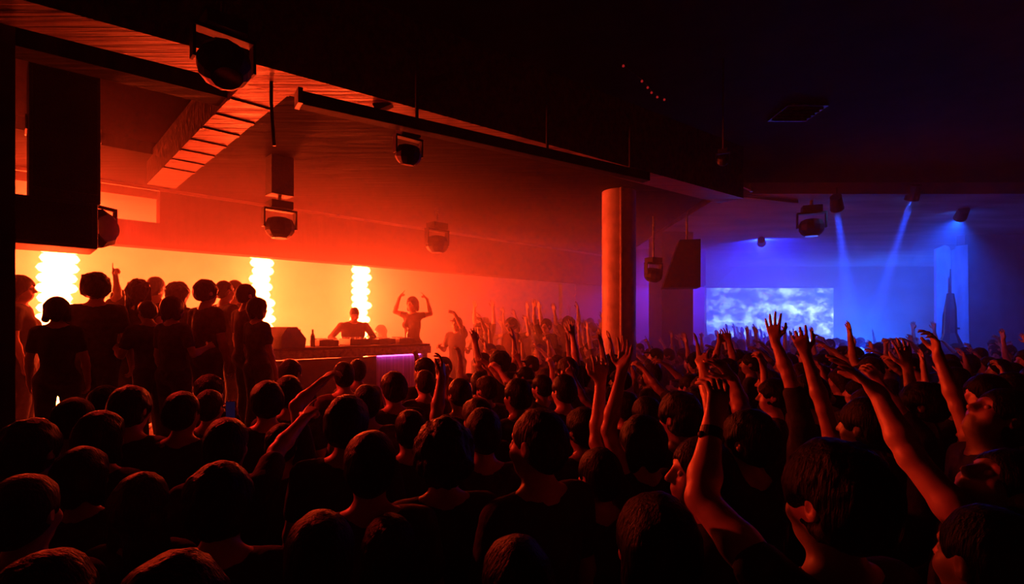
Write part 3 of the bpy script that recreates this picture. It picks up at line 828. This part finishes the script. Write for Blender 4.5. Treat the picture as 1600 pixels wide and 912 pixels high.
def dress(ms, loc, yaw, label, group=None, sk=0, ha=0, cl=0, tr=DENIM, scale=1, shoes=False, eyes=None, es=1.0):
    o = bpy.data.objects.new('person', ms['body']); C.objects.link(o)
    o.location = loc; o.rotation_euler = (0, 0, yaw); o.scale = (scale,) * 3
    def setm(ob, m):
        if not ob.data.materials: ob.data.materials.append(m)
        ob.material_slots[0].link = 'OBJECT'; ob.material_slots[0].material = m
    setm(o, SK[sk])
    for k, m in (('hair', HA[ha]), ('shirt', CL[cl]), ('trousers', tr)):
        if k in ms:
            c = bpy.data.objects.new(k, ms[k]); C.objects.link(c); c.parent = o; setm(c, m)
    if shoes:
        for x in ms['shoes']:
            c = bpy.data.objects.new('shoe', x); C.objects.link(c); c.parent = o; setm(c, SHOE)
    if eyes is not None:
        for e in eyes:
            MB().sph(Vector(e), .0125 * es, u=12, v=8).build('eye', EYE, o, smooth=True)
    tag(o, label, 'person', group)
    return o

def yaw_to(p, q): return math.atan2(-(q[0] - p[0]), q[1] - p[1])

USED = []      # plan positions taken on the floor
DJ = (-2.5, 8.0)
def hero(px, top, Y, label, z0=0, look=None, yaw=None, armL='down', armR='down', res=.008, group=None, sk=0, ha=0, cl=0, hdx=0, **kw):
    """a single person whose head top shows at (px, top) at distance Y"""
    t = P(px, top, Y); h = t.z - z0
    kw.setdefault('hair', 'short')
    extra = {'short': .014, 'crop': .006, 'long': .02, 'bun': .03, 'curly': .055, 'bob': .024, 'cap': .014, 'wild': .055, 'mop': .026, 'bald': 0}[kw['hair']]
    h -= extra
    if yaw is None: yaw = yaw_to((t.x, t.y), look or DJ)
    iR = np.array(Matrix.Rotation(-yaw, 3, 'Z'), np.float64)
    base = np.array((t.x, t.y, z0))
    def loc(a):
        if isinstance(a, str): return a
        a = dict(a)
        for k in ('e', 'w'): a[k] = iR @ (np.array(P(*a[k])) - base)
        for k in ('h', 'n'):
            if k in a: a[k] = iR @ np.array(a[k], np.float64)
        return a
    d = figure(h=h, res=res, arms=(loc(armL), loc(armR)), **kw)
    o = dress(mesh_of(d), base, yaw, label, group, sk, ha, cl, shoes=z0 > 0 or Y < 3, eyes=d['eyes'], es=d['s'])
    USED.append((t.x, t.y))
    o['_dummy'] = 0; del o['_dummy']
    return o, d

FRONT = [
    (328, 609, 3.7, 'person holding up a small dim phone below the stage group', dict(hair='short', armR=dict(e=(352, 674, 3.85), w=(360, 656, 4.06), h=(0, 0, 1), n=(0, -1, 0), s='relax'))),
    (158, 642, 2.6, 'dark head between the two heads under the tall man, closer to the camera', dict(hair='bob', female=True)),
    (50, 655, 2.25, 'dark head beside the left pier, below the half hidden person on stage', dict(hair='mop', cl=1)),
    (40, 742, 1.65, 'dark head at the left edge beside the pier, above the bottom corner', dict(hair='short')),
    # px, top, Y, label, options
    (500, 800, 1.35, 'dark haired head low in front, red rim along its crown, left of bottom centre', dict(hair='short')),
    (607, 803, 1.78, 'person with a faint dark crown just right of the red-rimmed head at bottom centre', dict(hair='bob', female=True, cl=1)),
    (345, 722, 1.68, 'rounded dark head with a red rim on its right, in front of the stage group', dict(hair='mop')),
    (222, 738, 2.0, 'dark head with bright red streaked hair on top, left of the rounded head', dict(hair='long', female=True, ha=1)),
    (268, 866, 1.0, 'nearest dark head at lower left, cut by the bottom edge', dict(hair='mop')),
    (70, 862, 1.12, 'dark head in the bottom left corner of the crowd', dict(hair='long', female=True)),
    (578, 674, 1.9, 'round dark head with red rim on its left side, in front of the booth', dict(hair='short', cl=1)),
    (692, 650, 2.12, 'large curly dark head left of the man with the lit ear', dict(hair='curly')),
    (840, 640, 1.92, 'short haired man seen from behind with orange lit ear and cheek', dict(hair='crop', yaw=R(38), head=(R(12), 0, 0), ha=1)),
    (1022, 772, 1.36, 'person with a dim dark head below the profile face at lower centre right', dict(hair='bob', cl=1)),
    (1088, 684, 1.92, 'person in profile facing left with dim red lit face, behind the raised bare arm', dict(hair='short', yaw=R(80), head=(R(12), R(4), 0))),
    (1060, 612, 2.85, 'dark head with a red rim, behind the profile face', dict(hair='mop')),
    (130, 698, 2.25, 'dark head with a faint red edge far left below the stage', dict(hair='bob', cl=1)),
    (355, 653, 2.35, 'person below the stage group, red rimmed head, thin arm thrust up right', dict(hair='short', armR=dict(e=(432, 705, 2.55), w=(474, 655, 2.75), n=(0, 0, -1), s='point'))),
    (285, 612, 3.1, 'dark round head in front of the woman in flared trousers on stage', dict(hair='short')),
    (205, 603, 3.1, 'wide dark head in front of the tall man on stage', dict(hair='mop')),
    (118, 622, 2.95, 'dark head under the small woman on stage at far left', dict(hair='short')),
    (805, 838, 1.2, 'person cut by the bottom edge below the man with the lit ear', dict(hair='crop', yaw=R(20))),
    (1545, 792, 1.16, 'dark head in the lower right corner with a faint red ear', dict(hair='crop', yaw=R(8))),
    (440, 662, 2.85, 'person with a long arm stretched up towards the booth, rim lit red', dict(hair='short', armR=dict(e=(462, 634, 3.05), w=(502, 597, 3.2), n=(-.2, -.4, -1), s='relax'))),
    (640, 640, 3.0, 'person with bright orange edged forearm raised straight up beside the booth end', dict(hair='short', armR=dict(e=(682, 650, 3.15), w=(690, 590, 3.25), n=(-1, .2, 0), s='claw'))),
    (935, 700, 2.2, 'person with a thick hairy forearm held upright left of the slender raised arm', dict(hair='short', armR=dict(e=(933, 692, 2.5), w=(938, 600, 2.6), h=(.05, .1, 1), n=(0, 1, 0), s='claw'))),
    (1002, 648, 2.5, 'person with a slender bare arm raised high, open hand before the pillar foot', dict(hair='bob', female=True, sleeve=0, sk=1, armL=dict(e=(951, 672, 2.46), w=(971, 582, 2.5), h=(.2, .0, 1), n=(-.6, -.5, .2), s='open'))),
    (1302, 690, 1.28, 'dark haired person near right with red lit ear, raised arm wearing a black wristband', dict(hair='mop', yaw=R(20), head=(R(2), 0, 0), sleeve=.25, sk=1, res=.006, armL=dict(e=(1096, 778, 1.45), w=(1113, 664, 1.55), h=(.35, .3, 1), n=(-.5, 1, .1), s='claw'))),
    (1525, 684, 1.62, 'person at right with face tipped up, lit dull red, reaching one arm up and left', dict(hair='short', yaw=R(60), head=(R(25), R(42), 0), sleeve=.2, sk=1, armL=dict(e=(1425, 716, 1.7), w=(1370, 612, 1.85), h=(-.55, .2, .6), n=(-.3, .3, -1), s='open'))),
    (1262, 585, 3.45, 'person with hand spread against the bright screen, wrist tilted left', dict(hair='short', armL=dict(e=(1232, 585, 3.4), w=(1211, 533, 3.5), h=(-.12, 0, 1), n=(.6, .7, 0), s='open'))),
    (1325, 640, 2.85, 'person with a long bare arm lifted just right of the spread hand', dict(hair='bob', sleeve=.1, armL=dict(e=(1288, 640, 2.8), w=(1259, 553, 2.9), h=(-.35, 0, 1), n=(.5, .7, -.2), s='claw'))),
    (1540, 640, 2.75, 'person with one arm up and hand curled before the pale panel', dict(hair='short', sleeve=.3, yaw=R(40), armL=dict(e=(1498, 636, 2.75), w=(1466, 556, 2.85), h=(-.1, .1, 1), n=(-.9, .3, -.3), s='claw'))),
    (1440, 597, 3.2, 'person with two loosely lifted hands, between the long arm and the curled hand', dict(hair='mop', armL=dict(e=(1402, 640, 3.15), w=(1375, 600, 3.25), n=(0, 1, -.5), s='relax'), armR=dict(e=(1430, 640, 3.3), w=(1418, 574, 3.3), n=(0, 1, 0), s='open'))),
    (1536, 598, 2.35, 'person with upturned dim red face near the right edge', dict(hair='short', yaw=R(70), head=(R(10), R(35), 0))),
    (1135, 560, 6.0, 'person holding both open hands up against the lower left corner of the screen', dict(hair='short', armL=dict(e=(1118, 560, 6.0), w=(1124, 535, 6.1), n=(0, 1, 0), s='open'), armR=dict(e=(1146, 560, 6.0), w=(1139, 533, 6.1), n=(0, 1, 0), s='open'))),
    (1170, 640, 2.3, 'person with both arms bent up around the head, forearms lit orange, behind the wristband arm', dict(hair='mop', armL=dict(e=(1108, 612, 2.7), w=(1100, 575, 2.85), n=(.5, .8, 0), s='claw'), armR=dict(e=(1158, 640, 2.5), w=(1145, 592, 2.7), h=(-.6, 0, .8), n=(-.4, .6, -.5), s='relax'))),
]
PEOPLE = {}
for px, top, Y, lab, kw in FRONT:
    o, d = hero(px, top, Y, lab, **dict(dict(seed=int(px)), **kw))
    PEOPLE[int(px)] = (o, d)

# black wristband on the raised arm
o, d = PEOPLE[1302]; el, wr, hd = d['wrists'][0]
dv = Vector(nrm(wr - el)); wv_ = Vector(wr)
band = MB().cyl(wv_ - dv * .045, wv_ - dv * .012, .034, .033, n=24).build('wristband', M['wrap'], o)
MB().sph(wv_ - dv * .028 + Vector((-.034, 0, 0)), .012).build('clasp', M['wrap'], band)

# people on the stage
LOOK = (-1.2, 6.0)
STAGE = [
    (33, 430, 5.3, 'person at the far left of the stage half hidden by the dark pier', dict(hair='bob', female=True, yaw=R(-60))),
    (90, 463, 4.6, 'short person with rounded hair before the widest lamp column', dict(hair='bob', female=True, yaw=R(30), cl=0)),
    (151, 424, 5.15, 'tall broad man in a t-shirt standing beside the widest lamp column', dict(hair='curly', yaw=R(20), build=1.08, stance=-.05)),
    (186, 452, 6.1, 'person behind the tall man pointing one hand straight up', dict(hair='short', yaw=R(30), armL=dict(e=(184, 462, 6.0), w=(181, 434, 6.0), n=(1, 0, 0), s='point'))),
    (216, 434, 5.6, 'woman in flared trousers with light edged curls, right of the tall man', dict(hair='wild', female=True, yaw=R(35), stance=.09, skirt=False, sleeve=0)),
    (244, 433, 6.3, 'man with short hair behind the woman in flared trousers', dict(hair='short', yaw=R(10))),
    (279, 438, 6.1, 'person with loose hair behind the dark bobbed woman on stage', dict(hair='wild', female=True, yaw=R(-10))),
    (271, 462, 4.95, 'dark bobbed woman standing at the front of the stage group', dict(hair='bob', female=True, yaw=R(-15), armR='low')),
    (238, 468, 5.15, 'person leaning left behind the dark bobbed woman', dict(hair='short', yaw=R(60), lean=R(10), armL='low')),
    (323, 437, 5.5, 'slim person with swept back hair in the middle of the stage group', dict(hair='mop', yaw=R(-25))),
    (352, 439, 6.4, 'man behind the slim person, one of two close heads left of the middle lamp column', dict(hair='crop', yaw=R(-30))),
    (368, 438, 6.95, 'person whose head overlaps behind the man near the middle lamp column', dict(hair='short', yaw=R(0))),
    (386, 444, 5.85, 'man with a round head against the middle lamp column', dict(hair='short', yaw=R(-35), build=1.05)),
    (403, 464, 5.55, 'shorter woman at the right end of the stage group, arm hanging at her side', dict(hair='bob', female=True, yaw=R(-30))),
]
for px, top, Y, lab, kw in STAGE:
    hero(px, top, Y, lab, z0=STZ, res=.010, group='people standing on the stage', **dict(dict(seed=int(px), sk=int(px) % 2, cl=int(px) % 3), **kw))
hero(551, 479, 8.58, 'man at the booth with arms out over the decks, dark against the glow', z0=STZ, res=.010, hair='crop', build=1.22, lean=R(12), head=(0, R(-14), 0), yaw=yaw_to((-2.5, 8), (-1.0, 5.2)), armL=dict(e=(584, 527, 8.55), w=(576, 532, 8.3), h=(-.3, -1, 0), n=(0, 0, -1), s='relax'), armR=dict(e=(517, 527, 8.55), w=(526, 532, 8.3), h=(.3, -1, 0), n=(0, 0, -1), s='relax'), long_sleeve=True)
hero(644, 463, 9.2, 'dancer with both arms bent overhead, right of the man at the booth', z0=STZ, res=.010, hair='bob', female=True, yaw=R(160), sleeve=.3, skirt=True,
     armL=dict(e=(673, 490, 9.25), w=(667, 467, 9.25), h=(-.6, 0, .7), n=(-.5, 0, -1), s='point'), armR=dict(e=(617, 487, 9.25), w=(624, 465, 9.25), h=(.5, 0, .8), n=(.5, 0, -1), s='point'))
hero(607, 506, 10.2, 'small figure behind the dancer, head bent to the left', z0=.5, res=.010, hair='long', female=True, yaw=R(120), lean=R(14))

# ------------------------------------------------------------------ the dancing crowd
PROTO = [
    (dict(hair='short', arms=('down', 'down')), 'short haired person, arms down'),
    (dict(hair='long', female=True, arms=('low', 'down')), 'long haired person, arms low'),
    (dict(hair='mop', arms=('down', 'high')), 'mop haired person, right hand raised'),
    (dict(hair='bun', female=True, arms=('point', 'down'), sleeve=0), 'bun haired person pointing up'),
    (dict(hair='short', arms=('high', 'high')), 'person with both hands high'),
    (dict(hair='bob', female=True, arms=('bent', 'bent'), sleeve=.3), 'bobbed person, bent arms lifted'),
    (dict(hair='crop', arms=('low', 'fist'), build=1.08), 'cropped haired person, fist raised'),
    (dict(hair='curly', arms=('wide', 'wide')), 'curly haired person, arms wide'),
    (dict(hair='cap', arms=('reach', 'low')), 'person in cap reaching forward'),
    (dict(hair='wild', female=True, arms=('wave', 'high'), sleeve=.2), 'wild haired person waving both hands'),
    (dict(hair='mop', arms=('down', 'down'), build=1.05), 'mop haired person, arms down'),
    (dict(hair='bob', arms=('bent', 'down')), 'bobbed person, left hand lifted'),
]
PM, PR = [], []
for i, (kw, _d) in enumerate(PROTO):
    PM.append(mesh_of(figure(h=1.74 if not kw.get('female') else 1.66, res=.0105, seed=i, fat=1.12, **kw)))
RAISED = [2, 3, 4, 5, 6, 7, 8, 9, 11]; CALM = [0, 1, 10, 11, 8]

def inside(poly, x, y):
    c = False; n = len(poly)
    for i in range(n):
        (x1, y1), (x2, y2) = poly[i], poly[(i + 1) % n]
        if (y1 > y) != (y2 > y) and x < (x2 - x1) * (y - y1) / (y2 - y1) + x1: c = not c
    return c
STAGE_POLY = [(-9.5, 2.4), (-3.75, 2.95), (-2.0, 5.2), (-1.6, 5.9), (-.25, 8.1), (-.6, 8.95), (-1.0, 13.6), (-9.5, 8)]
def free(x, y, r): return all((x - a) ** 2 + (y - b) ** 2 > r * r for a, b in USED)

def region_of(px, Y):
    if px < 430: return 'below the stage group'
    if px < 700: return 'before the mixing table'
    if px < 900: return 'left of the round pillar'
    if px < 1090: return 'before the dark pier'
    if px < 1320: return 'before the screen'
    return 'before the pale panel'

SPOTS = []
def scatter(fn, n, rmin, tries=6000):
    out = []
    for _ in range(tries):
        if len(out) >= n: break
        x, y = fn()
        if free(x, y, rmin): USED.append((x, y)); out.append((x, y))
    return out
def floor_pt(y0, y1, s0=-1.02, s1=1.02):
    def f():
        while True:
            y = math.sqrt(random.uniform(y0 * y0, y1 * y1)); x = random.uniform(s0, s1) * y
            if inside(STAGE_POLY, x, y) or inside(RISER, x, y): continue
            if (x - PX) ** 2 + (y - PY) ** 2 < .75 or (x - 10.53) ** 2 + (y - 12.3) ** 2 < .6: continue
            if 11.9 < y < 14.5 and xa - .6 < x < xb + .6: continue
            if x < -2.5 and 2.2 < y < 3.6: continue
            if y > 12.2 and x > xr - .9: continue
            if y > 14.8 and x < x1 + 1.8: continue
            if x > 19 or x < -8.6: continue
            if y > 9.6 and x < -.3: continue
            return x, y
    return f
near = scatter(floor_pt(2.3, 4.2), 38, .48)
midc = scatter(floor_pt(4.0, 8.5), 105, .53)
farc = scatter(floor_pt(8.5, 12.5, -.05), 80, .62)
def riser_pt():
    while True:
        x, y = random.uniform(-1.3, 2.4), random.uniform(9.9, 15.4)
        if inside(RISER, x, y) and -.16 < x / y < .17: return x, y
ris = scatter(riser_pt, 38, .56)
def person_at(x, y, z, raise_p, face, label_tail, group_tail):
    i = random.choice(RAISED) if random.random() < raise_p else random.choice(CALM[:3] if raise_p == 0 else CALM)
    sc = random.uniform(.95, 1.06)
    what = PROTO[i][1]
    dress(PM[i], (x, y, z), yaw_to((x, y), face) + random.uniform(-.35, .35), f'{what} {label_tail}', f'{what} {group_tail}',
          sk=random.choice((0, 0, 1, 2)), ha=random.choice((0, 0, 1)), cl=random.choice((0, 0, 1, 2, 3, 4)), tr=random.choice((DENIM, CL[0])), scale=sc)
for x, y in near + midc + farc:
    px = 800 + F * x / y
    rg = region_of(px, y)
    band_ = 'near' if y < 4.2 else ('midway' if y < 8.5 else 'far back')
    rp = 0 if y < 4.2 or 470 < px < 690 else (.2 if px < 720 else (.62 if px < 1080 else (.38 if px < 1180 else .12)))
    person_at(x, y, 0, rp, DJ, f'{band_}, {rg}', f'{band_} {rg}')
for x, y in ris:
    person_at(x, y, .5, .72, (-2.4, 7.6), 'in orange haze behind the booth', 'in orange haze behind the booth')

# what lies beyond: a mass of tiny heads and hands at the back of both rooms
LOW = []
for i in (0, 1, 2, 4, 7):
    kw = dict(PROTO[i][0]); d = figure(h=1.72, res=.022, seed=i, fat=1.5, **kw); LOW.append(d)
vs, qs, ms = [], [], []; off = 0
back = scatter(floor_pt(12.0, 19.4, .0), 120, .6)
for x, y in back:
    d = random.choice(LOW if x < 4 else LOW[:2] * 4 + LOW); a = yaw_to((x, y), (4, 20) if x > 5 else DJ) + random.uniform(-.4, .4)
    sc = random.uniform(.94, 1.05); Rz = np.array(Matrix.Rotation(a, 3, 'Z'))
    mi_cloth = random.choice((2, 3))
    for k, mi in (('body', 0), ('hair', 1), ('shirt', mi_cloth), ('trousers', 2)):
        if k not in d: continue
        v, q = d[k]
        vs.append((v @ Rz.T) * sc + np.array((x, y, 0))); qs.append(q + off); off += len(v); ms.append(np.full(len(q), mi))
me = raw_mesh('crowd', np.concatenate(vs).astype(np.float32), np.concatenate(qs))
me.polygons.foreach_set('material_index', np.concatenate(ms).astype(np.int32))
o = link('crowd', me, [SK[0], HA[0], CL[0], CL[3]])
tag(o, 'mass of small distant heads and hands at the back before the screen', 'crowd', kind='stuff')

# a phone held up in the crowd
ph = empty('phone', P(360.5, 641, 4.02), R(10)); tag(ph, 'phone with a dim blue-violet screen held in the crowd below the stage', 'phone')
MB().box((.072, .009, .15), (0, 0, 0), None, .003).build('case', M['plastic'], ph)
MB().box((.066, .002, .14), (0, -.0055, 0)).build('display', M['phone_glow'], ph)
